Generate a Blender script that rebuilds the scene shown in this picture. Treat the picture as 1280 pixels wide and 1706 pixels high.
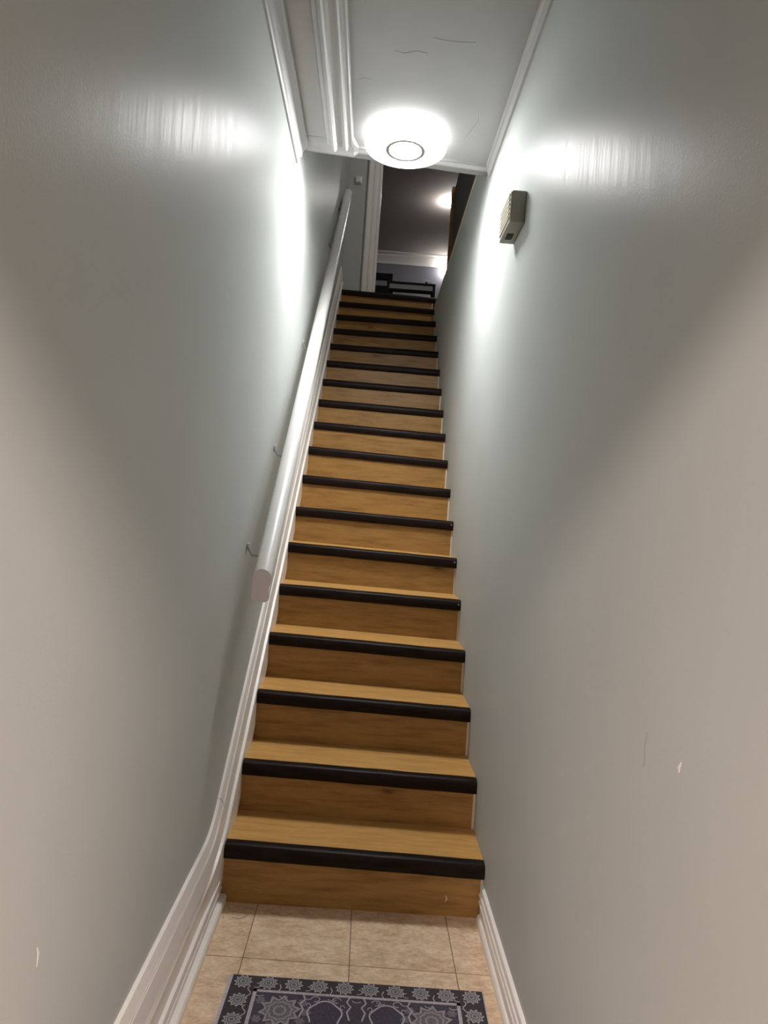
import bpy, bmesh, math, random
from mathutils import Vector, Matrix
random.seed(7)
for o in list(bpy.data.objects):
    bpy.data.objects.remove(o)
S = bpy.context.scene
COL = S.collection
# ------------------------------------------------------------------ camera
def cam_axes(yaw, pitch, roll):
    cy, sy, cp, sp = math.cos(yaw), math.sin(yaw), math.cos(pitch), math.sin(pitch)
    f = Vector((sy*cp, cy*cp, sp)); r = Vector((cy, -sy, 0)); u = r.cross(f)
    cr, sr = math.cos(roll), math.sin(roll)
    return cr*r + sr*u, -sr*r + cr*u, f
cam_d = bpy.data.cameras.new('camera'); cam = bpy.data.objects.new('camera', cam_d); COL.objects.link(cam)
_r, _u, _f = cam_axes(0.0212, 0.0048, 0.0677)
M = Matrix((( _r.x, _u.x, -_f.x, -0.031), (_r.y, _u.y, -_f.y, -2.3337), (_r.z, _u.z, -_f.z, 1.3729), (0, 0, 0, 1)))
cam.matrix_world = M
cam_d.sensor_fit = 'HORIZONTAL'; cam_d.sensor_width = 36; cam_d.lens = 36*1120/1280
cam_d.clip_start = 0.02
S.camera = cam
# ------------------------------------------------------------------ world, lights, exposure
w = bpy.data.worlds.new('world'); S.world = w; w.use_nodes = True
w.node_tree.nodes['Background'].inputs[0].default_value = (0.5, 0.52, 0.55, 1)
w.node_tree.nodes['Background'].inputs[1].default_value = 0.02
S.view_settings.view_transform = 'Standard'; S.view_settings.look = 'None'
S.view_settings.gamma = 1; S.view_settings.use_curve_mapping = False
S.view_settings.exposure = 0.0
MAIN_LAMP = 104.0         # emission of the stair lamp's diffuser
BACK_LAMP = 640.0          # emission of the vestibule lamp behind the camera
ROOM_LAMP = 160.0         # emission of the upstairs lamps

# ------------------------------------------------------------------ dimensions
XL, XR = -0.47, 0.45     # wall planes
RISE, RUN = 0.197, 0.25
ZC = 3.11                # corridor ceiling
ZU = 5.95                # upstairs ceiling
ZLAND = 3.546            # landing level
ZFL = 3.345              # floor right of the stairwell
YC = -2.75              # doorway into the vestibule behind the camera
YB = -5.0               # back end of the vestibule
# ------------------------------------------------------------------ materials
def new_mat(name):
    m = bpy.data.materials.new(name); m.use_nodes = True
    nt = m.node_tree; b = nt.nodes['Principled BSDF']
    return m, nt, b
def link(nt, a, b): nt.links.new(a, b)
def node(nt, t, **kw):
    n = nt.nodes.new(t)
    for k, v in kw.items(): setattr(n, k, v)
    return n
def coords(nt, scale=(1, 1, 1), rand=False, space='Object'):
    tc = node(nt, 'ShaderNodeTexCoord'); mp = node(nt, 'ShaderNodeMapping')
    mp.inputs['Scale'].default_value = scale
    link(nt, tc.outputs[space], mp.inputs['Vector'])
    if rand:
        oi = node(nt, 'ShaderNodeObjectInfo'); ml = node(nt, 'ShaderNodeMath', operation='MULTIPLY')
        ml.inputs[1].default_value = 37.0; link(nt, oi.outputs['Random'], ml.inputs[0])
        cx = node(nt, 'ShaderNodeCombineXYZ'); 
        for i in range(3): link(nt, ml.outputs[0], cx.inputs[i])
        link(nt, cx.outputs[0], mp.inputs['Location'])
    return mp.outputs['Vector']
def noise(nt, vec, scale, detail=4, rough=.5):
    n = node(nt, 'ShaderNodeTexNoise'); n.inputs['Scale'].default_value = scale
    n.inputs['Detail'].default_value = detail; n.inputs['Roughness'].default_value = rough
    link(nt, vec, n.inputs['Vector']); return n.outputs['Fac']
def ramp(nt, fac, stops):
    r = node(nt, 'ShaderNodeValToRGB'); e = r.color_ramp.elements
    while len(e) < len(stops): e.new(.5)
    for i, (p, c) in enumerate(stops):
        e[i].position = p; e[i].color = (*c, 1)
    link(nt, fac, r.inputs['Fac']); return r.outputs['Color']
def bump(nt, b, h, strength, dist=.001):
    n = node(nt, 'ShaderNodeBump'); n.inputs['Strength'].default_value = strength; n.inputs['Distance'].default_value = dist
    link(nt, h, n.inputs['Height']); link(nt, n.outputs['Normal'], b.inputs['Normal'])
def mixc(nt, fac, a, bcol, mode='MIX'):
    n = node(nt, 'ShaderNodeMix', data_type='RGBA', blend_type=mode)
    if isinstance(fac, float): n.inputs[0].default_value = fac
    else: link(nt, fac, n.inputs[0])
    for i, c in ((6, a), (7, bcol)):
        if isinstance(c, tuple): n.inputs[i].default_value = (*c, 1)
        else: link(nt, c, n.inputs[i])
    return n.outputs[2]
def plain(name, col, rough=.5, metal=0, bumpy=0, scale=60, var=.02, spec=None):
    m, nt, b = new_mat(name)
    v = coords(nt)
    c = ramp(nt, noise(nt, v, scale, 3), [(.3, tuple(x*(1-var) for x in col)), (.7, tuple(min(1, x*(1+var)) for x in col))])
    link(nt, c, b.inputs['Base Color']); b.inputs['Roughness'].default_value = rough; b.inputs['Metallic'].default_value = metal
    if spec is not None: b.inputs['Specular IOR Level'].default_value = spec
    if bumpy: bump(nt, b, noise(nt, v, scale*3, 3), bumpy)
    return m
def wall_paint(name, col, rough):
    # semi-gloss paint: roller stipple and faint vertical brush drag
    m, nt, b = new_mat(name)
    v = coords(nt); vs = coords(nt, (1, 14, .55))
    big = noise(nt, v, 1.7, 3); c = ramp(nt, big, [(.3, tuple(x*.97 for x in col)), (.7, tuple(x*1.03 for x in col))])
    link(nt, c, b.inputs['Base Color'])
    st = noise(nt, vs, 6, 3, .6)
    rr = node(nt, 'ShaderNodeMapRange'); rr.inputs[1].default_value = .3; rr.inputs[2].default_value = .7
    rr.inputs[3].default_value = rough-.04; rr.inputs[4].default_value = rough+.06
    link(nt, st, rr.inputs[0]); link(nt, rr.outputs[0], b.inputs['Roughness'])
    stip = noise(nt, v, 210, 2)
    a = node(nt, 'ShaderNodeMath', operation='MULTIPLY_ADD'); a.inputs[1].default_value = .45
    link(nt, st, a.inputs[0]); link(nt, stip, a.inputs[2])
    bump(nt, b, a.outputs[0], .26, .0010)
    b.inputs['Specular IOR Level'].default_value = .0057
    return m
def oak(name, base, dark, knot=True):
    m, nt, b = new_mat(name)
    v = coords(nt, (1.0, 9, 9), rand=True)
    g = noise(nt, v, 5, 6, .62)
    c = ramp(nt, g, [(.30, dark), (.52, base), (.72, tuple(min(1, x*1.14) for x in base))])
    fine = noise(nt, coords(nt, (4, 90, 90), rand=True), 6, 3)
    c = mixc(nt, .25, c, ramp(nt, fine, [(.35, (.45, .42, .4)), (.65, (1, 1, 1))]), 'MULTIPLY')
    if knot:
        vk = node(nt, 'ShaderNodeTexVoronoi'); vk.inputs['Scale'].default_value = 3.1
        link(nt, coords(nt, (1.0, 2.6, 2.6), rand=True), vk.inputs['Vector'])
        kr = ramp(nt, vk.outputs['Distance'], [(.03, (.16, .10, .06)), (.10, (.75, .7, .66)), (.22, (1, 1, 1))])
        c = mixc(nt, .8, c, kr, 'MULTIPLY')
    link(nt, c, b.inputs['Base Color']); b.inputs['Roughness'].default_value = .42
    b.inputs['Specular IOR Level'].default_value = .35
    bump(nt, b, g, .08, .001)
    return m
MW = wall_paint('grey_green_wall_paint', (.515, .545, .53), .335)
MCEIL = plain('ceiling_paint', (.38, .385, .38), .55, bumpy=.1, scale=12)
MTRIM = plain('white_trim_paint', (.87, .84, .80), .38, scale=25)
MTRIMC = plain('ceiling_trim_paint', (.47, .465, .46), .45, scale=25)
MRAIL = plain('white_rail_gloss', (.68, .675, .66), .33, scale=25)
MRAILEND = plain('rail_end_lightened', (.78, .73, .75), .6, scale=25)  # unlit end face of the white rail, brightness put into its colour
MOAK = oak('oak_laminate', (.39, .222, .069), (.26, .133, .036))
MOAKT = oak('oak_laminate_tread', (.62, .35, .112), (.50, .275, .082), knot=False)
MPOST = oak('warm_wood_post', (.30, .17, .075), (.20, .11, .05), knot=False)
MCREAM = plain('cream_edge_paint', (.72, .62, .50), .5)
MSCREW = plain('dull_metal', (.45, .45, .45), .4, .7)
MBRKW = plain('painted_bracket', (.33, .35, .34), .5)
MBRK = plain('bracket_metal', (.16, .155, .15), .4, .6)
MCHIP = plain('paint_chip_white', (.86, .84, .80), .7)
MCRACK = plain('hairline_grey', (.30, .29, .28), .8)  # plain grey of the cracks, scuffs and joint line
MBACKW = plain('dark_vestibule_paint', (.10, .07, .05), .6)  # dark colour added to the unseen vestibule to keep bounced light low
MBLACK = plain('black_lacquer', (.010, .010, .012), .6, spec=.15)
MDARKPANEL = plain('dark_brown_shade_panel', (.030, .025, .024), .5)  # dark brown, with the shade of its unlit side painted in
MLILAC = plain('lilac_grey_paint', (.20, .20, .24), .5)
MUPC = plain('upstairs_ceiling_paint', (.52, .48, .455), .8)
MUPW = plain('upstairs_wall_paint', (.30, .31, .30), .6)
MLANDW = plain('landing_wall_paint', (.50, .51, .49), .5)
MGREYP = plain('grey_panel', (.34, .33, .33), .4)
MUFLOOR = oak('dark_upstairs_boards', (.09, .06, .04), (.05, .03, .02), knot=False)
MCHIMEF = plain('chime_ivory', (.62, .59, .51), .5)
MCHIMEB = plain('chime_body_shade', (.25, .25, .205), .5)  # body of the ivory chime, its shade put into the colour
MWHITEP = plain('white_plastic', (.82, .80, .78), .4)
MGROUT = plain('grout', (.15, .11, .075), .9)
def nosing_mat():
    m, nt, b = new_mat('black_brown_nosing')
    v = coords(nt, (1, 5, 5), rand=True)
    c = ramp(nt, noise(nt, v, 9, 4), [(.35, (.008, .005, .004)), (.7, (.020, .011, .009))])
    wear = noise(nt, coords(nt, (3, 14, 14), rand=True), 8, 5, .65)
    wr = ramp(nt, wear, [(.715, (0, 0, 0)), (.75, (1, 1, 1))])
    sep = node(nt, 'ShaderNodeRGBToBW'); link(nt, wr, sep.inputs[0])
    c = mixc(nt, sep.outputs[0], c, (.12, .09, .08))
    link(nt, c, b.inputs['Base Color']); b.inputs['Roughness'].default_value = .42
    b.inputs['Specular IOR Level'].default_value = .12
    bump(nt, b, noise(nt, v, 14, 3), .15, .002)
    return m
MNOSE = nosing_mat()
def tile_mat():
    m, nt, b = new_mat('beige_vinyl_tile')
    v = coords(nt, (1, 1.9, 1), rand=True)
    a = noise(nt, v, 16, 6, .7); f = noise(nt, v, 70, 4, .6)
    c = ramp(nt, a, [(.33, (.60, .43, .28)), (.5, (.80, .605, .415)), (.68, (.90, .74, .55))])
    c = mixc(nt, .5, c, ramp(nt, f, [(.35, (.62, .58, .52)), (.6, (1, 1, 1))]), 'MULTIPLY')
    link(nt, c, b.inputs['Base Color']); b.inputs['Roughness'].default_value = .42
    bump(nt, b, f, .12, .001)
    return m
MTILE = tile_mat()
def fabric(name, col, var=.25):
    m, nt, b = new_mat(name)
    v = coords(nt); n = noise(nt, v, 260, 3, .6)
    c = ramp(nt, n, [(.3, tuple(x*(1-var) for x in col)), (.7, tuple(min(1, x*(1+var)) for x in col))])
    link(nt, c, b.inputs['Base Color']); b.inputs['Roughness'].default_value = .9
    b.inputs['Specular IOR Level'].default_value = .2
    bump(nt, b, n, .4, .0015)
    return m
MMATD = fabric('mat_charcoal', (.060, .050, .055))
MMATP = fabric('mat_plum', (.072, .062, .088), .4)
MMATL = fabric('mat_lavender_print', (.44, .40, .44))
MMATG = fabric('mat_grey_print', (.30, .29, .30))
MMATT = fabric('mat_teal_grey_print', (.115, .130, .125))
MMATE = fabric('mat_pale_edge', (.52, .47, .52))
def emit(name, col, strength):
    m, nt, b = new_mat(name)
    b.inputs['Base Color'].default_value = (.8, .8, .8, 1)
    b.inputs['Emission Color'].default_value = (*col, 1); b.inputs['Emission Strength'].default_value = strength
    return m
MGLOW = emit('lamp_diffuser', (1, .985, .985), MAIN_LAMP)
MGLOWRIM = emit('lamp_translucent_rim', (1, .985, .985), 5.5)
MGLOWB = emit('vestibule_lamp_diffuser', (1, .81, .74), BACK_LAMP)
MGLOWH = emit('hall_lamp_diffuser', (1, .96, .92), 170.0)
MGLOWW = emit('wall_lamp_globe', (1, .95, .90), 17.0)
MGLOWU = emit('upstairs_lamp_diffuser', (1, .95, .90), ROOM_LAMP)

# ------------------------------------------------------------------ mesh helpers
def obj(name, bm, mat, parent=None, smooth=False, kind=None):
    me = bpy.data.meshes.new(name); bmesh.ops.recalc_face_normals(bm, faces=bm.faces)
    bm.to_mesh(me); bm.free()
    for mm in (mat if isinstance(mat, (list, tuple)) else [mat]): me.materials.append(mm)
    if smooth:
        for p in me.polygons: p.use_smooth = True
        me.set_sharp_from_angle(angle=math.radians(40))
    o = bpy.data.objects.new(name, me); COL.objects.link(o)
    if parent: o.parent = parent
    if kind: o['kind'] = kind
    return o
def thing(name, label, cat, loc=(0, 0, 0), group=None, rz=0):
    o = bpy.data.objects.new(name, None); COL.objects.link(o); o.empty_display_size = .05
    o.location = loc; o.rotation_euler = (0, 0, rz); o['label'] = label; o['category'] = cat
    if group: o['group'] = group
    return o
def box(bm, x0, x1, y0, y1, z0, z1, bev=0, fn=None):
    t = bmesh.new()
    vs = [t.verts.new((x, y, z)) for x in (x0, x1) for y in (y0, y1) for z in (z0, z1)]
    for f in ((0, 1, 3, 2), (4, 6, 7, 5), (0, 4, 5, 1), (2, 3, 7, 6), (0, 2, 6, 4), (1, 5, 7, 3)):
        t.faces.new([vs[i] for i in f])
    if bev: bmesh.ops.bevel(t, geom=list(t.edges), offset=bev, segments=2, affect='EDGES', profile=.5)
    if fn:
        for v in t.verts: v.co = Vector(fn(*v.co))
    merge(bm, t)
def merge(bm, t):
    me = bpy.data.meshes.new('tmp'); t.to_mesh(me); t.free(); bm.from_mesh(me); bpy.data.meshes.remove(me)
def mkbox(*a, **k):
    bm = bmesh.new(); box(bm, *a, **k); return bm
def sweep(bm, rings, close=True, caps=True):
    rows = [[bm.verts.new(p) for p in r] for r in rings]
    n = len(rows[0])
    for a, b in zip(rows, rows[1:]):
        for i in range(n if close else n-1):
            j = (i+1) % n; bm.faces.new((a[i], a[j], b[j], b[i]))
    if caps and close:
        bm.faces.new(rows[0][::-1]); bm.faces.new(rows[-1])
    return rows
def lathe(bm, prof, c=(0, 0, 0), n=40, axis='Z'):
    rows = []
    for r, h in prof:
        if r < 1e-6: rows.append([bm.verts.new(c)]); rows[-1][0].co += Vector({'Z': (0, 0, h), 'Y': (0, h, 0), 'X': (h, 0, 0)}[axis]); continue
        row = []
        for i in range(n):
            a = 2*math.pi*i/n; u, v = r*math.cos(a), r*math.sin(a)
            p = {'Z': (u, v, h), 'Y': (u, h, v), 'X': (h, u, v)}[axis]
            row.append(bm.verts.new(Vector(c)+Vector(p)))
        rows.append(row)
    for a, b in zip(rows, rows[1:]):
        for i in range(n):
            j = (i+1) % n
            if len(a) == 1 and len(b) == 1: continue
            if len(a) == 1: bm.faces.new((a[0], b[j], b[i]))
            elif len(b) == 1: bm.faces.new((a[i], a[j], b[0]))
            else: bm.faces.new((a[i], a[j], b[j], b[i]))
def tube(bm, pts, r, n=10):
    pts = [Vector(p) for p in pts]; rings = []
    for i, p in enumerate(pts):
        d = (pts[min(i+1, len(pts)-1)]-pts[max(i-1, 0)]).normalized()
        a = d.cross(Vector((0, 0, 1)) if abs(d.z) < .9 else Vector((1, 0, 0))).normalized(); b = d.cross(a)
        rings.append([p+r*(math.cos(2*math.pi*k/n)*a+math.sin(2*math.pi*k/n)*b) for k in range(n)])
    sweep(bm, rings)
def extrude_y(bm, prof, y0, y1, fn0=None, fn1=None):
    """prof: closed list of (x, z)"""
    sweep(bm, [[(x, y0+(fn0(x, z) if fn0 else 0), z) for x, z in prof], [(x, y1+(fn1(x, z) if fn1 else 0), z) for x, z in prof]])

# ------------------------------------------------------------------ structure: floor
bm = mkbox(XL-.1, XR+.1, YC-.1, .6, -.12, -.0022)
floor = obj('floor', bm, MGROUT, kind='structure')
xs = [XL+.002, -.325, .0, .325, XR-.002]; g = .0013
rows_y = [.02]
while rows_y[-1] > YC+.05: rows_y.append(max(-.283 if len(rows_y) == 1 else rows_y[-1]-.303, YC))
for i in range(4):
    for y1, y0 in zip(rows_y, rows_y[1:]):
        dz = random.uniform(-.0003, .0003)
        bm = mkbox(xs[i]+g, xs[i+1]-g, y0+g, y1-g, -.008+dz, dz, fn=lambda x, y, z: (x, y-.03*x, z))
        obj('tile', bm, MTILE, floor)
# faint scuffs on the tiles
def strip(pts, wd, n, lift=.0006):
    """thin flat ribbon through pts, facing normal n, 0.4 mm proud"""
    bm = bmesh.new(); n = Vector(n); pts = [Vector(p)+n*lift for p in pts]; rr = []
    for i, p in enumerate(pts):
        d = (pts[min(i+1, len(pts)-1)]-pts[max(i-1, 0)]).normalized(); s = d.cross(n).normalized()
        ww = wd*(.35 if i in (0, len(pts)-1) else 1)
        rr.append([p-s*ww, p+s*ww, p+s*ww-n*lift, p-s*ww-n*lift])
    sweep(bm, rr); return bm
obj('scuff_mark', strip([(-.40, -.075, 0), (-.375, -.082, 0), (-.36, -.072, 0), (-.345, -.058, 0)], .0016, (0, 0, 1)), MCRACK, floor)
obj('scuff_mark', strip([(-.428, -.07, 0), (-.424, -.082, 0)], .0028, (0, 0, 1)), MCRACK, floor)

# ------------------------------------------------------------------ structure: corridor walls
bm = mkbox(XL-.12, XL, YC, 4.35, -.12, ZU)
wall_left = obj('wall_left', bm, MW, kind='structure')
bm = bmesh.new()      # right wall: tall by the entrance, cut off level with the upper floor beyond the ceiling edge
prof = [(YC, -.12), (4.24, -.12), (4.24, 3.335), (.90, 3.335), (.90, ZC+.25), (YC, ZC+.25)]
sweep(bm, [[(XR, y, z) for y, z in prof], [(XR+.10, y, z) for y, z in prof]])
wall_right = obj('wall_right', bm, MW, kind='structure')
VX = 1.7
obj('wall_back', mkbox(-VX-.1, VX+.1, YB-.1, YB, -.12, ZC+.02), MBACKW, kind='structure')
obj('wall_vestibule_left', mkbox(-VX-.1, -VX, YB, YC, -.12, ZC+.02), MBACKW, kind='structure')
obj('wall_vestibule_right', mkbox(VX, VX+.1, YB, YC, -.12, ZC+.02), MBACKW, kind='structure')
obj('wall_doorway_left', mkbox(-VX, XL, YC-.1, YC, -.12, ZC+.02), MBACKW, kind='structure')
obj('wall_doorway_right', mkbox(XR, VX, YC-.1, YC, -.12, ZC+.02), MBACKW, kind='structure')
obj('floor', mkbox(-VX-.1, VX+.1, YB-.1, YC-.1, -.12, 0), MBACKW, kind='structure')
obj('ceiling', mkbox(-VX-.1, VX+.1, YB-.1, YC, ZC+.02, ZC+.2), MBACKW, kind='structure')
# lintel over the doorway behind the camera
obj('lintel_behind', mkbox(XL, XR, YC-.1, YC, 2.34, ZC+.02), MBACKW, kind='structure').name = 'trim_1'
# small marks on the walls
obj('paint_chip', strip([(XR, -1.356, 1.040), (XR, -1.350, 1.030), (XR, -1.352, 1.024)], .0032, (-1, 0, 0)), MCHIP, wall_right)
obj('hairline_crack', strip([(XR, -1.235, 1.045), (XR, -1.228, 1.02), (XR, -1.232, .995), (XR, -1.226, .985)], .0007, (-1, 0, 0)), MCRACK, wall_right)
obj('paint_chip', strip([(XL, -1.345, .712), (XL, -1.340, .70), (XL, -1.342, .683)], .0022, (1, 0, 0)), MCHIP, wall_left)
# ------------------------------------------------------------------ ceiling with its slanting front edge
YE_L, YE_R = .845, .955
def ye(x): return YE_L+(YE_R-YE_L)*(x-XL)/(XR-XL)
bm = bmesh.new()
pl = [(XL, YC), (XR, YC), (XR, YE_R), (XL, YE_L)]
sweep(bm, [[(x, y, ZC) for x, y in pl], [(x, y, ZC+.22) for x, y in pl]])
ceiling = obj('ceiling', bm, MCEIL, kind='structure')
for pts in ([(-.06, .17, ZC), (-.02, .185, ZC), (.03, .165, ZC), (.07, .175, ZC)],
            [(.08, .09, ZC), (.14, .10, ZC), (.20, .10, ZC), (.24, .095, ZC)],
            [(-.20, .36, ZC), (-.17, .345, ZC), (-.14, .35, ZC)],
            [(.31, .48, ZC), (.325, .57, ZC), (.305, .65, ZC), (.285, .72, ZC)]):
    obj('hairline_crack', strip(pts, .0012, (0, 0, -1)), MCRACK, ceiling)
# crown on the left wall
def mold(name, prof, y0, y1, mat=MTRIMC, e1=None):
    bm = bmesh.new(); extrude_y(bm, prof, y0, y1, None, e1)
    return obj(name, bm, mat, kind='structure')
crown = [(XL, 2.935), (XL+.008, 2.935), (XL+.012, 2.945), (XL+.013, 2.965), (XL+.018, 2.985), (XL+.020, 3.0), (XL+.017, 3.004),
         (XL+.020, 3.02), (XL+.030, 3.043), (XL+.036, 3.05), (XL+.038, 3.062), (XL+.033, 3.066), (XL+.033, ZC), (XL, ZC)]
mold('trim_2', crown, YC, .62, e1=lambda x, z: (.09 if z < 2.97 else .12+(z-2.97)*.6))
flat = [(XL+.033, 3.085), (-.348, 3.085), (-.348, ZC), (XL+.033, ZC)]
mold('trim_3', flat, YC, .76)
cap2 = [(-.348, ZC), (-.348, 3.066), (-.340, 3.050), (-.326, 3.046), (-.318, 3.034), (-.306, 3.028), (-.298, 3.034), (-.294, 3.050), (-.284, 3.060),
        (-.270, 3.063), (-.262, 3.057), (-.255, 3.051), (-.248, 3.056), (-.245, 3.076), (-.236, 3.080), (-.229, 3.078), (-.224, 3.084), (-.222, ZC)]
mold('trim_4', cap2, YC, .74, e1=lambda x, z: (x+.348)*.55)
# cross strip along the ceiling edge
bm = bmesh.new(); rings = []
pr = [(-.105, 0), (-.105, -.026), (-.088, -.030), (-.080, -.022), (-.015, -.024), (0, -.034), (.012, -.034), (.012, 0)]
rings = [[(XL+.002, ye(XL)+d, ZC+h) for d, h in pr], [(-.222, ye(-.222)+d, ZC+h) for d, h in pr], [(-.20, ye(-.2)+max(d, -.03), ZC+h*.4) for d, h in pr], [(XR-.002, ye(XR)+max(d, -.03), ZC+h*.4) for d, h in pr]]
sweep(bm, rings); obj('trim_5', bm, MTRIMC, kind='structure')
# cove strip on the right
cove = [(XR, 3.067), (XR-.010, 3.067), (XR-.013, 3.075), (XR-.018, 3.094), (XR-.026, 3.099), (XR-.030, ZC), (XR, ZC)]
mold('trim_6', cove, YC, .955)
# ------------------------------------------------------------------ baseboards
prof = [(XR, 0), (XR-.022, 0), (XR-.022, .020), (XR-.018, .027), (XR-.012, .030), (XR-.012, .056), (XR-.016, .060), (XR-.016, .068), (XR-.011, .072),
        (XR-.011, .080), (XR-.015, .083), (XR-.014, .090), (XR-.009, .094), (XR-.009, .104), (XR-.012, .108), (XR-.010, .116), (XR, .119)]
bm = bmesh.new(); extrude_y(bm, prof, YC, -.028, None, lambda x, z: z*.28-.01); obj('baseboard_right', bm, MTRIM, kind='structure')
prof = [(XL, 0), (XL+.034, 0), (XL+.034, .022), (XL+.030, .029), (XL+.012, .031), (XL+.012, .046), (XL+.017, .049), (XL+.016, .055), (XL+.011, .057), (XL+.011, .064),
        (XL+.016, .067), (XL+.015, .073), (XL+.010, .075), (XL+.010, .082), (XL+.018, .086), (XL+.017, .094), (XL+.006, .099), (XL, .099)]
bm = bmesh.new(); extrude_y(bm, prof, YC, .008); obj('baseboard_left', bm, MTRIM, kind='structure')
# upper left moulding: runs level along the base, then bends up beside the stairs
SL = RISE/RUN; ang = math.atan(SL)
def path_top():
    # (y, z, direction angle) of the moulding's top edge
    P = [(YC, .328, 0), (-.26, .328, 0)]
    y, z, n = -.26, .328, 9
    for i in range(1, n+1):
        a = ang*i/n; y += .019*math.cos(a); z += .019*math.sin(a); P.append((y, z, a))
    L = (4.15-y); P.append((4.15, z+L*SL, ang))
    return P
PT = path_top()
prof = [(0, 0), (0, .004), (.003, .009), (.030, .0165), (.0305, .0105), (.038, .0115), (.0385, .0165), (.041, .0165), (.0415, .0105), (.048, .0115), (.0485, .017), (.102, .0225), (.106, .021), (.1065, .0055), (.146, .0055),
        (.148, .015), (.153, .0165), (.159, .015), (.162, .008), (.325, .008), (.325, 0)]
bm = bmesh.new(); rings = []
for y, z, a in PT:
    rings.append([(XL+p+(.0115*min(1, a/ang) if d > .118 and p > 0 else 0), y+d*math.sin(a), z-d*math.cos(a)) for d, p in prof])
for r in rings: 
    for i, q in enumerate(r): r[i] = (q[0], q[1], max(q[2], .001))
# the lower board stops at the floor line on the level run
sweep(bm, rings)
skirt = obj('trim_7', bm, MTRIM, kind='structure', smooth=False)
# butt joint in the moulding
yj, zj, aj = PT[-2]
bm = bmesh.new()
t = [(d, p+.0006) for d, p in prof[:11]]
for sgn in (0,):
    rr = []
    for off in (.016, .0185):
        rr.append([(XL+p, yj+off*math.cos(aj)+d*math.sin(aj), zj+off*math.sin(aj)-d*math.cos(aj)) for d, p in t])
    sweep(bm, rr, close=False, caps=False)
obj('joint_line', bm, MCRACK, skirt)

# ------------------------------------------------------------------ staircase
stair = thing('staircase', 'steep straight oak staircase with black nosings rising between the grey-green walls', 'staircase', (0, 0, 0))
ZLs = [.207, .3985, .602, .800, .997, 1.195, 1.388, 1.585, 1.785, 1.979, 2.175, 2.372, 2.571, 2.768, 2.966, 3.160, 3.359, 3.555]
ZRs = [.190, .382, .580, .775, .977, 1.168, 1.363, 1.557, 1.753, 1.954, 2.155, 2.356, 2.556, 2.760, 2.959, 3.158, 3.345, 3.535]
SXL, SXR = -.4505, XR-.0005
def zz(k, x):
    if k < 0: return 0.0
    t = (x-SXL)/(SXR-SXL); return ZLs[k]*(1-t)+ZRs[k]*t
def yy(k, x): return RUN*k-.0156*x
NP = [(.004, -.053), (-.008, -.051), (-.013, -.044), (-.015, -.028), (-.014, -.012), (-.009, -.004), (0, 0), (.024, .002), (.027, 0), (.027, -.012), (.012, -.014), (.010, -.053)]
for k in range(18):
    # riser
    bm = bmesh.new(); r = []
    xr_ = SXR-.009
    for x in (XL+.004, xr_):
        zb = zz(k-1, x)+(-.004 if k else 0); zt = zz(k, x)-.010; y = yy(k, x)+.004
        r.append([(x, y, zb), (x, y, zt), (x, y+.012, zt), (x, y+.012, zb)])
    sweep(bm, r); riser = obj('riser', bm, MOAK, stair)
    # cream caulk strip filling the gap beside the riser
    bm = bmesh.new(); r = []
    for x in (xr_, SXR):
        zb = zz(k-1, x)+(.001 if k else .07); zt = zz(k, x)-.012; y = yy(k, x)+.0055
        r.append([(x, y, zb), (x, y, zt), (x, y+.010, zt), (x, y+.010, zb)])
    sweep(bm, r); obj('caulk_strip', bm, MCREAM, stair)
    # tread
    if k < 17:
        bm = bmesh.new(); r = []
        for x in (XL+.004, SXR):
            y0 = yy(k, x)+.0165; y1 = yy(k+1, x)+.0155; z = zz(k, x)
            r.append([(x, y0, z), (x, y1, z), (x, y1, z-.012), (x, y0, z-.012)])
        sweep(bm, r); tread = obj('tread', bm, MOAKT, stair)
        par = tread
    else: par = None
    bm = bmesh.new(); r = []
    x1 = SXR if k < 17 else XR+.02
    n = 10
    for i in range(n+1):
        x = XL+.004+(x1-XL-.004)*i/n
        wob = random.uniform(-.0009, .0009) if 0 < i < n else 0
        r.append([(x, yy(k, x)+d, zz(k, x)+h+wob) for d, h in NP])
    sweep(bm, r); nose = obj('nosing', bm, MNOSE, par or stair, smooth=True)
    if k in (4, 5, 6):
        x = SXR-.012; bm = bmesh.new(); lathe(bm, [(0, -.0025), (.0035, -.002), (.0045, .001)], (x, yy(k, x)-.0145, zz(k, x)-.020), 10, 'Y')
        obj('screw', bm, MSCREW, stair)
obj('paint_chip', strip([(.322, yy(0, .32)+.004, .072), (.327, yy(0, .32)+.004, .058), (.321, yy(0, .32)+.004, .048)], .0016, (0, -1, 0)), MCHIP, stair)

# ------------------------------------------------------------------ handrail
rail_t = thing('handrail', 'long white painted handrail sloping up the left wall above the stairs', 'handrail', (-.38, -.06, 1.0))
def rel(t, v): return tuple(Vector(v)-t.location)
R0 = Vector((-.379, -.055, 1.107)); R1 = Vector((-.416, 3.66, 4.20))
pp = [(-.030, .032), (-.027, .043), (-.018, .052), (-.006, .057), (.008, .056), (.020, .051), (.029, .041), (.033, .028), (.033, .016), (.029, .004), (.0245, -.006),
      (.0235, -.013), (.026, -.021), (.0295, -.029), (.029, -.040), (.024, -.050), (.018, -.055), (-.020, -.056), (-.030, -.050), (-.032, -.040), (-.033, 0)]
bm = bmesh.new(); rings = []
N = 12
for i in range(N+1):
    t = i/N; c = R0.lerp(R1, t)
    rings.append([rel(rail_t, (c.x+u, c.y, c.z+v)) for u, v in pp])
rows = sweep(bm, rings)
bm.faces.ensure_lookup_table()
for f in bm.faces:
    if len(f.verts) == len(pp): f.material_index = 1 if all(abs(v.co.y-rings[0][0][1]) < 1e-5 for v in f.verts) else 0
obj('rail', bm, [MRAIL, MRAILEND], rail_t, smooth=True)
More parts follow.
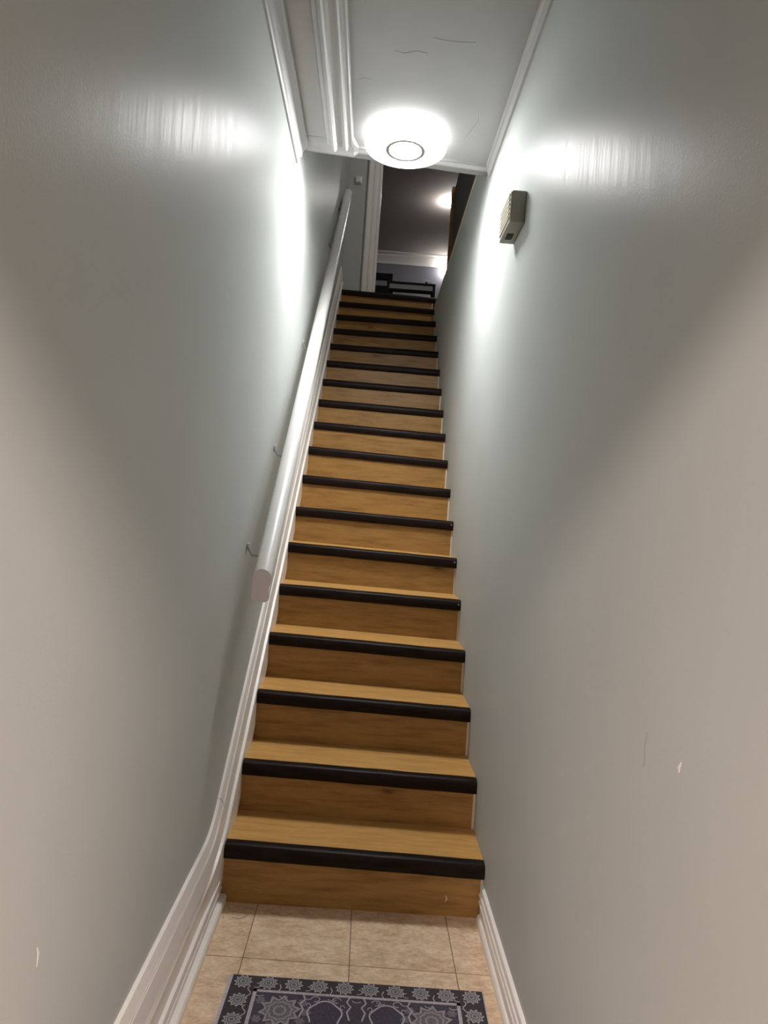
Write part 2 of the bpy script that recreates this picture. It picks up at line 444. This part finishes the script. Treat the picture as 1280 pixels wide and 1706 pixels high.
for i, yb in enumerate((.13, .62, 1.42, 2.70, 3.42)):
    t = (yb-R0.y)/(R1.y-R0.y); c = R0.lerp(R1, t)
    bm = bmesh.new(); zb = c.z-.055
    lathe(bm, [(0, .006), (.010, .006), (.014, .003), (.014, 0), (0, 0)], rel(rail_t, (XL, yb, zb+.02)), 16, 'X')
    plate = bm
    tube(plate, [rel(rail_t, p) for p in ((XL+.002, yb, zb+.02), (XL+.02, yb, zb-.012), (c.x-.012, yb, zb-.014), (c.x, yb, zb+.006))], .0035, 8)
    br = obj('bracket', plate, MBRKW, rail_t, smooth=True)
    bm = bmesh.new(); lathe(bm, [(0, .010), (.0035, .0095), (.0045, .006)], rel(rail_t, (XL, yb, zb+.030)), 10, 'X')
    obj('screw', bm, MCHIP, br, smooth=True)

# ------------------------------------------------------------------ stair lamp
LX, LY = .020, .735
lamp = thing('ceiling_light', 'round white flush ceiling light glowing above the foot of the stairs', 'ceiling light', (LX, LY, ZC))
bm = bmesh.new(); lathe(bm, [(0, 0), (.172, 0), (.176, -.006), (.182, -.030), (.188, -.046), (.186, -.052), (.178, -.052), (.150, -.030), (0, -.030)], n=48); obj('base', bm, MGLOWRIM, lamp, smooth=True)
bm = bmesh.new(); lathe(bm, [(.178, -.050), (.170, -.056), (.150, -.0585), (.078, -.0605), (0, -.061)], n=48)
dif = obj('diffuser', bm, MGLOW, lamp, smooth=True)
bm = bmesh.new(); lathe(bm, [(.074, -.0595), (.074, -.068), (.077, -.070), (.088, -.070), (.091, -.068), (.091, -.0595), (.074, -.0595)], n=48); obj('ring', bm, MSCREW, lamp, smooth=True)

# lamp in the vestibule behind the camera
for sx_, side in ((-1, 'left'), (1, 'right')):
    lamp2 = thing('ceiling_light', 'warm ceiling light on the %s of the vestibule behind the doorway' % side, 'ceiling light', (1.0*sx_, -4.24+.2*sx_, ZC+.02))
    bm = bmesh.new(); lathe(bm, [(0, 0), (.255, 0), (.26, -.006), (.255, -.02), (0, -.02)], n=40); obj('base', bm, MWHITEP, lamp2, smooth=True)
    bm = bmesh.new(); lathe(bm, [(.170, -.02), (.175, -.035), (.16, -.08), (.11, -.11), (0, -.125)], n=40); obj('diffuser', bm, MGLOWB, lamp2, smooth=True)

# ------------------------------------------------------------------ wall chime on the right
ch = thing('door_chime', 'small ivory box with a ribbed front, body shade painted grey, high on the right wall', 'chime', (XR, .135, 2.44))
y0, y1, z0, z1, px = -.095, .095, .004, .118, -.052
bm = mkbox(px, 0, y0, y1, z0, z1, bev=.004); body = obj('body', bm, MCHIMEB, ch)
bm = mkbox(px-.004, px+.001, y0+.004, y1-.002, z0+.004, z1-.004, bev=.0015); face = obj('front_cover', bm, MCHIMEF, ch)
for i in range(6):
    z = z0+.014+i*.0165
    bm = mkbox(px-.0085, px-.003, y0+.010, y1-.010, z, z+.009, bev=.002); obj('rib', bm, MCHIMEF, face)
bm = mkbox(px-.003, -.0, y1-.004, y1+.001, z0-.001, z1+.001, bev=.001); obj('end_strip', bm, MCHIMEF, ch)
bm = mkbox(px+.010, -.018, y0+.10, y0+.15, z0-.0025, z0+.003, bev=.001); obj('sounder_slot', bm, MBLACK, ch)

# ------------------------------------------------------------------ door mat
MX, MY, MR = .725, 1.15, -.026
mat = thing('door_mat', 'charcoal and plum door mat with pale rosettes lying before the first step', 'mat', (.027, -.369, 0), rz=MR)
hx = MX/2
bm = mkbox(-hx-.010, hx+.004, -MY-.006, .0035, .0003, .0055, bev=.0015); obj('binding', bm, MMATE, mat)
bm = mkbox(-hx, hx, -MY, 0, .004, .0085, bev=.001); obj('border_field', bm, MMATD, mat)
bx, by = .070, .056
bm = mkbox(-hx+bx+.008, hx-bx-.008, -MY+by+.008, -by-.008, .0085, .0090); obj('inner_field', bm, MMATP, mat)
bm = bmesh.new()
for a in ((-hx+bx, hx-bx, -by-.009, -by), (-hx+bx, hx-bx, -MY+by, -MY+by+.009), (-hx+bx, -hx+bx+.010, -MY+by, -by), (hx-bx-.010, hx-bx, -MY+by, -by)):
    box(bm, *a, .0085, .0094)
obj('frame_band', bm, MMATL, mat)
def star_ring(bm, r0o, r0i, r1o, r1i, n, z, rot=0):
    """flat star-shaped band between two star outlines"""
    m = 2*n; A, B = [], []
    for i in range(m):
        a = 2*math.pi*i/m+rot
        ro = r0o if i % 2 == 0 else r0i; ri = r1o if i % 2 == 0 else r1i
        A.append((ro*math.cos(a), ro*math.sin(a))); B.append((ri*math.cos(a), ri*math.sin(a)))
    va = [bm.verts.new((x, y, z)) for x, y in A]; vb = [bm.verts.new((x, y, z)) for x, y in B]
    va2 = [bm.verts.new((x, y, z-.0006)) for x, y in A]
    for i in range(m):
        j = (i+1) % m; f = bm.faces.new((va[i], va[j], vb[j], vb[i])); yield f
        bm.faces.new((va2[i], va2[j], va[j], va[i]))
def disc(bm, r, n, z):
    vs = [bm.verts.new((r*math.cos(2*math.pi*i/n), r*math.sin(2*math.pi*i/n), z)) for i in range(n)]
    return bm.faces.new(vs)
def rosette_mesh(R, big=False):
    bm = bmesh.new()
    for f in star_ring(bm, R, R*.70, R*.80, R*.60, 10, .0007): f.material_index = 0
    for f in star_ring(bm, R*.80, R*.60, R*.62, R*.52, 10, .0006): f.material_index = 1
    for f in star_ring(bm, R*.62, R*.52, R*.52, R*.46, 10, .0007): f.material_index = 0
    for f in star_ring(bm, R*.52, R*.46, R*.34, R*.28, 10, .0006): f.material_index = 1
    for f in star_ring(bm, R*.34, R*.28, R*.24, R*.20, 10, .0007): f.material_index = 0
    f = disc(bm, R*.22, 12, .0006); f.material_index = 1
    me = bpy.data.meshes.new('rosette'); bm.to_mesh(me); bm.free()
    return me
rm = rosette_mesh(.0275); rm.materials.append(MMATL); rm.materials.append(MMATT)
rm2 = rosette_mesh(.060); rm2.materials.append(MMATG); rm2.materials.append(fabric('mat_mauve_grey_print', (.16, .145, .17)))
def place(me, name, x, y, rz=0, z=.0086):
    o = bpy.data.objects.new(name, me); COL.objects.link(o); o.parent = mat; o.location = (x, y, z); o.rotation_euler = (0, 0, rz); return o
nxr = 10; sx = (MX-.068)/(nxr-1); pos = []
for i in range(nxr):
    pos.append((-hx+.034+i*sx, -.028)); pos.append((-hx+.034+i*sx, -MY+.028))
nyr = 16; sy = (MY-.056)/(nyr-1)
for i in range(1, nyr-1):
    pos.append((-hx+.034, -.028-i*sy)); pos.append((hx-.034, -.028-i*sy))
for i, (x, y) in enumerate(pos): place(rm, 'rosette', x, y, .3*i)
for x in (-hx+bx+.085, hx-bx-.085):
    for y in (-by-.075, -MY+by+.075): place(rm2, 'corner_rosette', x, y, .2, .0091)
# tendrils, stems and arches of the print
def ribbon(bm, pts, wd, z):
    pts = [Vector((*p, z)) for p in pts]; up = Vector((0, 0, 1)); rr = []
    for i, p in enumerate(pts):
        d = (pts[min(i+1, len(pts)-1)]-pts[max(i-1, 0)]).normalized(); s = d.cross(up)
        rr.append([p-s*wd, p+s*wd, p+s*wd-up*.0007, p-s*wd-up*.0007])
    sweep(bm, rr)
bm = bmesh.new()
for i in range(nxr-1):
    x = -hx+.034+(i+.5)*sx; s = 1 if i < nxr/2 else -1
    for ysg in (0, 1):
        fy = (lambda y: y) if ysg == 0 else (lambda y: -MY-y)
        if i % 2 == 0:
            ribbon(bm, [(x+s*(.004+.011*math.cos(a)), fy(-.040-.009*math.sin(a))) for a in [j*.45-1.6 for j in range(9)]], .0012, .0093)
        else:
            ribbon(bm, [(x-.003*s, fy(-.030)), (x+.002*s, fy(-.042)), (x-.002*s, fy(-.056))], .0014, .0093)
for j in range(nyr-1):
    y = -.028-(j+.5)*sy
    for s in (-1, 1):
        xo = s*(hx-.058)
        ribbon(bm, [(xo+.006*math.sin(q*1.25)*s, y+.020-.0075*q) for q in range(7)], .0014, .0093)
obj('printed_tendrils', bm, MMATL, mat, kind='stuff')
bm = bmesh.new()
iy = -by-.009
for cx in (-.085, .085):
    ribbon(bm, [(cx+.045*math.cos(a)*(1+.10*math.sin(5*a)), iy-.075+.055*math.sin(a)) for a in [math.pi*(-.15+1.3*q/26) for q in range(27)]], .0022, .0097)
    for s in (-1, 1):
        ribbon(bm, [(cx+s*.065, iy), (cx+s*.058, iy-.018), (cx+s*.070, iy-.035), (cx+s*.060, iy-.055), (cx+s*.068, iy-.085)], .0022, .0097)
        ribbon(bm, [(cx+s*(.030+.012*math.cos(a)), iy-.014+.010*math.sin(a)) for a in [q*.5 for q in range(11)]], .0012, .0097)
        ribbon(bm, [(cx+s*(.047+.006*math.cos(a)), iy-.040+.008*math.sin(a)) for a in [q*.5 for q in range(11)]], .0010, .0097)
for q in range(9):
    x = -hx+bx+.02+q*(MX-2*bx-.04)/8
    ribbon(bm, [(x+.012*math.cos(a), iy-.010+.007*math.sin(a)) for a in [math.pi+j*.4 for j in range(8)]], .0010, .0097)
for yb in (-.30, -.50, -.70, -.9):
    for s in (-1, 1):
        ribbon(bm, [(s*(.06+.07*math.cos(a)), yb+.07*math.sin(a)) for a in [j*.35 for j in range(19)]], .002, .0097)
obj('printed_arches', bm, MMATL, mat, kind='stuff')
# soft grey blossoms round the corner rosettes
bm = bmesh.new()
for x in (-hx+bx+.085, hx-bx-.085):
    for q in range(10):
        a = q*.63; cx, cy = x+.072*math.cos(a), -by-.075+.058*math.sin(a)
        if cy > -by-.022 or abs(cx) > hx-bx-.024: continue
        vs = [bm.verts.new((cx+(.013+.003*math.cos(6*b))*math.cos(b), cy+(.013+.003*math.cos(6*b))*math.sin(b), .0093)) for b in [2*math.pi*k/18 for k in range(18)]]
        bm.faces.new(vs)
obj('printed_blossoms', bm, fabric('mat_mauve_print', (.17, .15, .18)), mat, kind='stuff')

# ------------------------------------------------------------------ upstairs shell
obj('wall_landing', mkbox(XL, -.252, 4.36, 4.48, 3.40, ZU), MLANDW, kind='structure')
obj('wall_over_door', mkbox(-.252, 2.5, 4.36, 4.48, 5.62, ZU), MLANDW, kind='structure').name = 'wall_above_door'
# door casing at the stair head
bm = bmesh.new()
pr = [(-.268, 4.36), (-.268, 4.335), (-.258, 4.328), (-.215, 4.332), (-.205, 4.326), (-.180, 4.326), (-.172, 4.334), (-.160, 4.334), (-.152, 4.328), (-.135, 4.328), (-.130, 4.336), (-.130, 4.48), (-.252, 4.48), (-.252, 4.36)]
sweep(bm, [[(x, y, ZLAND+.002) for x, y in pr], [(x, y, 5.62) for x, y in pr]]); obj('trim_8', bm, MTRIM, kind='structure')
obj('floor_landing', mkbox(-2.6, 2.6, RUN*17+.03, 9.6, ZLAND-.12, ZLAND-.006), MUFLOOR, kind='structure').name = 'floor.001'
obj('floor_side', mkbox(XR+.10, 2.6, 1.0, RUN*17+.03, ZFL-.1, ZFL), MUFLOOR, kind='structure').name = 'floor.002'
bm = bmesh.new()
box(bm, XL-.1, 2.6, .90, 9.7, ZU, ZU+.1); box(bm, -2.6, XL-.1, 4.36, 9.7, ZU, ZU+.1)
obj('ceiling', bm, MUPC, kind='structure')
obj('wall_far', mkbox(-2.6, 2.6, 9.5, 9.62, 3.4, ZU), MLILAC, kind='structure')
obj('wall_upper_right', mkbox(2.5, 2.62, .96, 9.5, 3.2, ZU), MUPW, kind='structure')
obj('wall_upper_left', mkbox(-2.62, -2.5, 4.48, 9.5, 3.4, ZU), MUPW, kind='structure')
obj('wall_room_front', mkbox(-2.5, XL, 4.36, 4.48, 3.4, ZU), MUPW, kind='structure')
bm = bmesh.new(); pl = [(XL, ye(XL)+.02), (XR+.0, ye(XR)+.02), (XR, ye(XR)+.12), (XL, ye(XL)+.12)]
sweep(bm, [[(x, y, ZC+.02) for x, y in pl], [(x, y, ZU) for x, y in pl]]); obj('wall_over_stairs', bm, MUPW, kind='structure')
obj('wall_upper_front', mkbox(XR, 2.5, .96, 1.06, 3.2, ZU), MUPW, kind='structure')
# crown along the far wall
crw = [(9.5, 5.80), (9.485, 5.80), (9.478, 5.815), (9.470, 5.835), (9.44, 5.87), (9.40, 5.90), (9.385, 5.91), (9.38, 5.925), (9.30, 5.935), (9.295, ZU), (9.5, ZU)]
bm = bmesh.new(); sweep(bm, [[(-2.5, y, z) for y, z in crw], [(2.5, y, z) for y, z in crw]]); obj('trim_9', bm, MTRIM, kind='structure')
# cream cap along the cut-off top of the right wall
obj('trim_10', mkbox(XR-.006, XR+.10, .97, 4.10, 3.335, 3.352, bev=.003), MCREAM, kind='structure')

# guard beside the stairwell: dark panel ending in a wooden post
gd = thing('stairwell_guard', 'dark panelled guard with a brown wooden end post beside the stairwell', 'guard', (.53, 2.3, ZFL))
obj('panel', mkbox(-.015, .015, -1.24, 1.06, .006, .845), MDARKPANEL, gd)
obj('post', mkbox(-.045, .015, 1.06, 1.12, 0, .86, bev=.004), MPOST, gd)
obj('top_cap', mkbox(-.020, .022, -1.24, 1.06, .845, .857, bev=.003), MDARKPANEL, gd)

# wall switch on the landing wall
sw = thing('wall_switch', 'small pale switch box on the landing wall left of the door casing', 'switch', (-.365, 4.36, 4.685))
obj('back_plate', mkbox(-.034, .034, -.006, 0, -.040, .040, bev=.002), MWHITEP, sw)
obj('rocker', mkbox(-.024, .026, -.028, -.005, -.028, .030, bev=.003), MWHITEP, sw)

# ------------------------------------------------------------------ furniture in the room beyond
ZT = ZLAND
tb = thing('console_table', 'low black framed table with a grey panel just beyond the stair head', 'table', (.29, 5.62, ZT-.006))
H = .555
obj('table_top', mkbox(-.30, .265, -.16, .16, H-.022, H, bev=.003), MBLACK, tb)
for x in (-.285, .25):
    for y in (-.145, .145): obj('leg', mkbox(x-.014, x+.014, y-.014, y+.014, 0, H-.022), MBLACK, tb)
obj('lower_rail', mkbox(-.271, .236, -.155, -.135, H-.098, H-.082), MBLACK, tb)
obj('lower_rail', mkbox(-.271, .236, .135, .155, H-.098, H-.082), MBLACK, tb)
obj('back_panel', mkbox(-.271, .236, -.148, -.138, H-.082, H-.022), MGREYP, tb)
chr_ = thing('chair', 'black chair with an open back standing left of the low table', 'chair', (-.14, 5.86, ZT-.006))
HB = .775
obj('seat', mkbox(-.19, .19, -.02, .38, .42, .455, bev=.01), MBLACK, chr_)
for x in (-.178, .178):
    obj('leg', mkbox(x-.016, x+.016, -.02, .012, 0, HB), MBLACK, chr_)
    obj('leg', mkbox(x-.016, x+.016, .345, .377, 0, .42), MBLACK, chr_)
    obj('armrest', mkbox(x-.016, x+.030, -.0, .33, .585, .612, bev=.006), MBLACK, chr_)
obj('top_rail', mkbox(-.162, .162, -.02, .008, HB-.085, HB, bev=.004), MBLACK, chr_)
obj('back_panel', mkbox(-.162, .162, -.02, .006, .455, HB-.155), MBLACK, chr_)
gz = ZT-.006+H
gd2 = thing('desk_gadget', 'small white domed gadget with a dark round spot on the black table', 'device', (.44, 5.58, gz))
bm = bmesh.new(); rr = []
for x, s in ((-.085, .18), (-.07, .35), (-.035, .75), (0, 1), (.035, 1), (.06, .85), (.072, .55)):
    rr.append([(x, .030*math.cos(a)*(.6+.4*s), .078*s*max(0, math.sin(a))) for a in [math.pi*q/10 for q in range(11)]])
sweep(bm, rr); obj('shell', bm, MWHITEP, gd2, smooth=True)
bm = bmesh.new(); lathe(bm, [(0, -.034), (.010, -.033), (.012, -.026), (.012, -.01)], (.012, 0, .040), 16, 'Y'); obj('dark_spot', bm, MBLACK, gd2, smooth=True)

# lamps upstairs, partly hidden by the post
l3 = thing('ceiling_light', 'small ceiling light upstairs glowing beside the wooden post', 'ceiling light', (.86, 7.32, ZU))
bm = bmesh.new(); lathe(bm, [(0, 0), (.10, 0), (.10, -.012), (0, -.012)], n=28); obj('base', bm, MWHITEP, l3, smooth=True)
bm = bmesh.new(); lathe(bm, [(.095, -.012), (.10, -.03), (.08, -.055), (.04, -.07), (0, -.073)], n=28); obj('diffuser', bm, MGLOWU, l3, smooth=True)
l5 = thing('ceiling_light', 'small hall ceiling light above the stairwell guard upstairs', 'ceiling light', (1.0, 2.6, ZU))
bm = bmesh.new(); lathe(bm, [(0, 0), (.10, 0), (.10, -.012), (0, -.012)], n=28); obj('base', bm, MWHITEP, l5, smooth=True)
bm = bmesh.new(); lathe(bm, [(.095, -.012), (.10, -.03), (.08, -.055), (.04, -.07), (0, -.073)], n=28); obj('diffuser', bm, MGLOWH, l5, smooth=True)
l4 = thing('wall_light', 'bright wall light on the lilac far wall at the right', 'wall light', (1.0, 9.5, 5.735))
bm = bmesh.new(); lathe(bm, [(0, 0), (.05, 0), (.05, -.02), (.02, -.03), (.02, -.06), (0, -.06)], n=20, axis='Y'); obj('base', bm, MWHITEP, l4, smooth=True)
bm = bmesh.new(); lathe(bm, [(0, -.055), (.05, -.06), (.085, -.085), (.095, -.12), (.08, -.16), (.045, -.185), (0, -.19)], n=24, axis='Y'); obj('globe', bm, MGLOWW, l4, smooth=True)
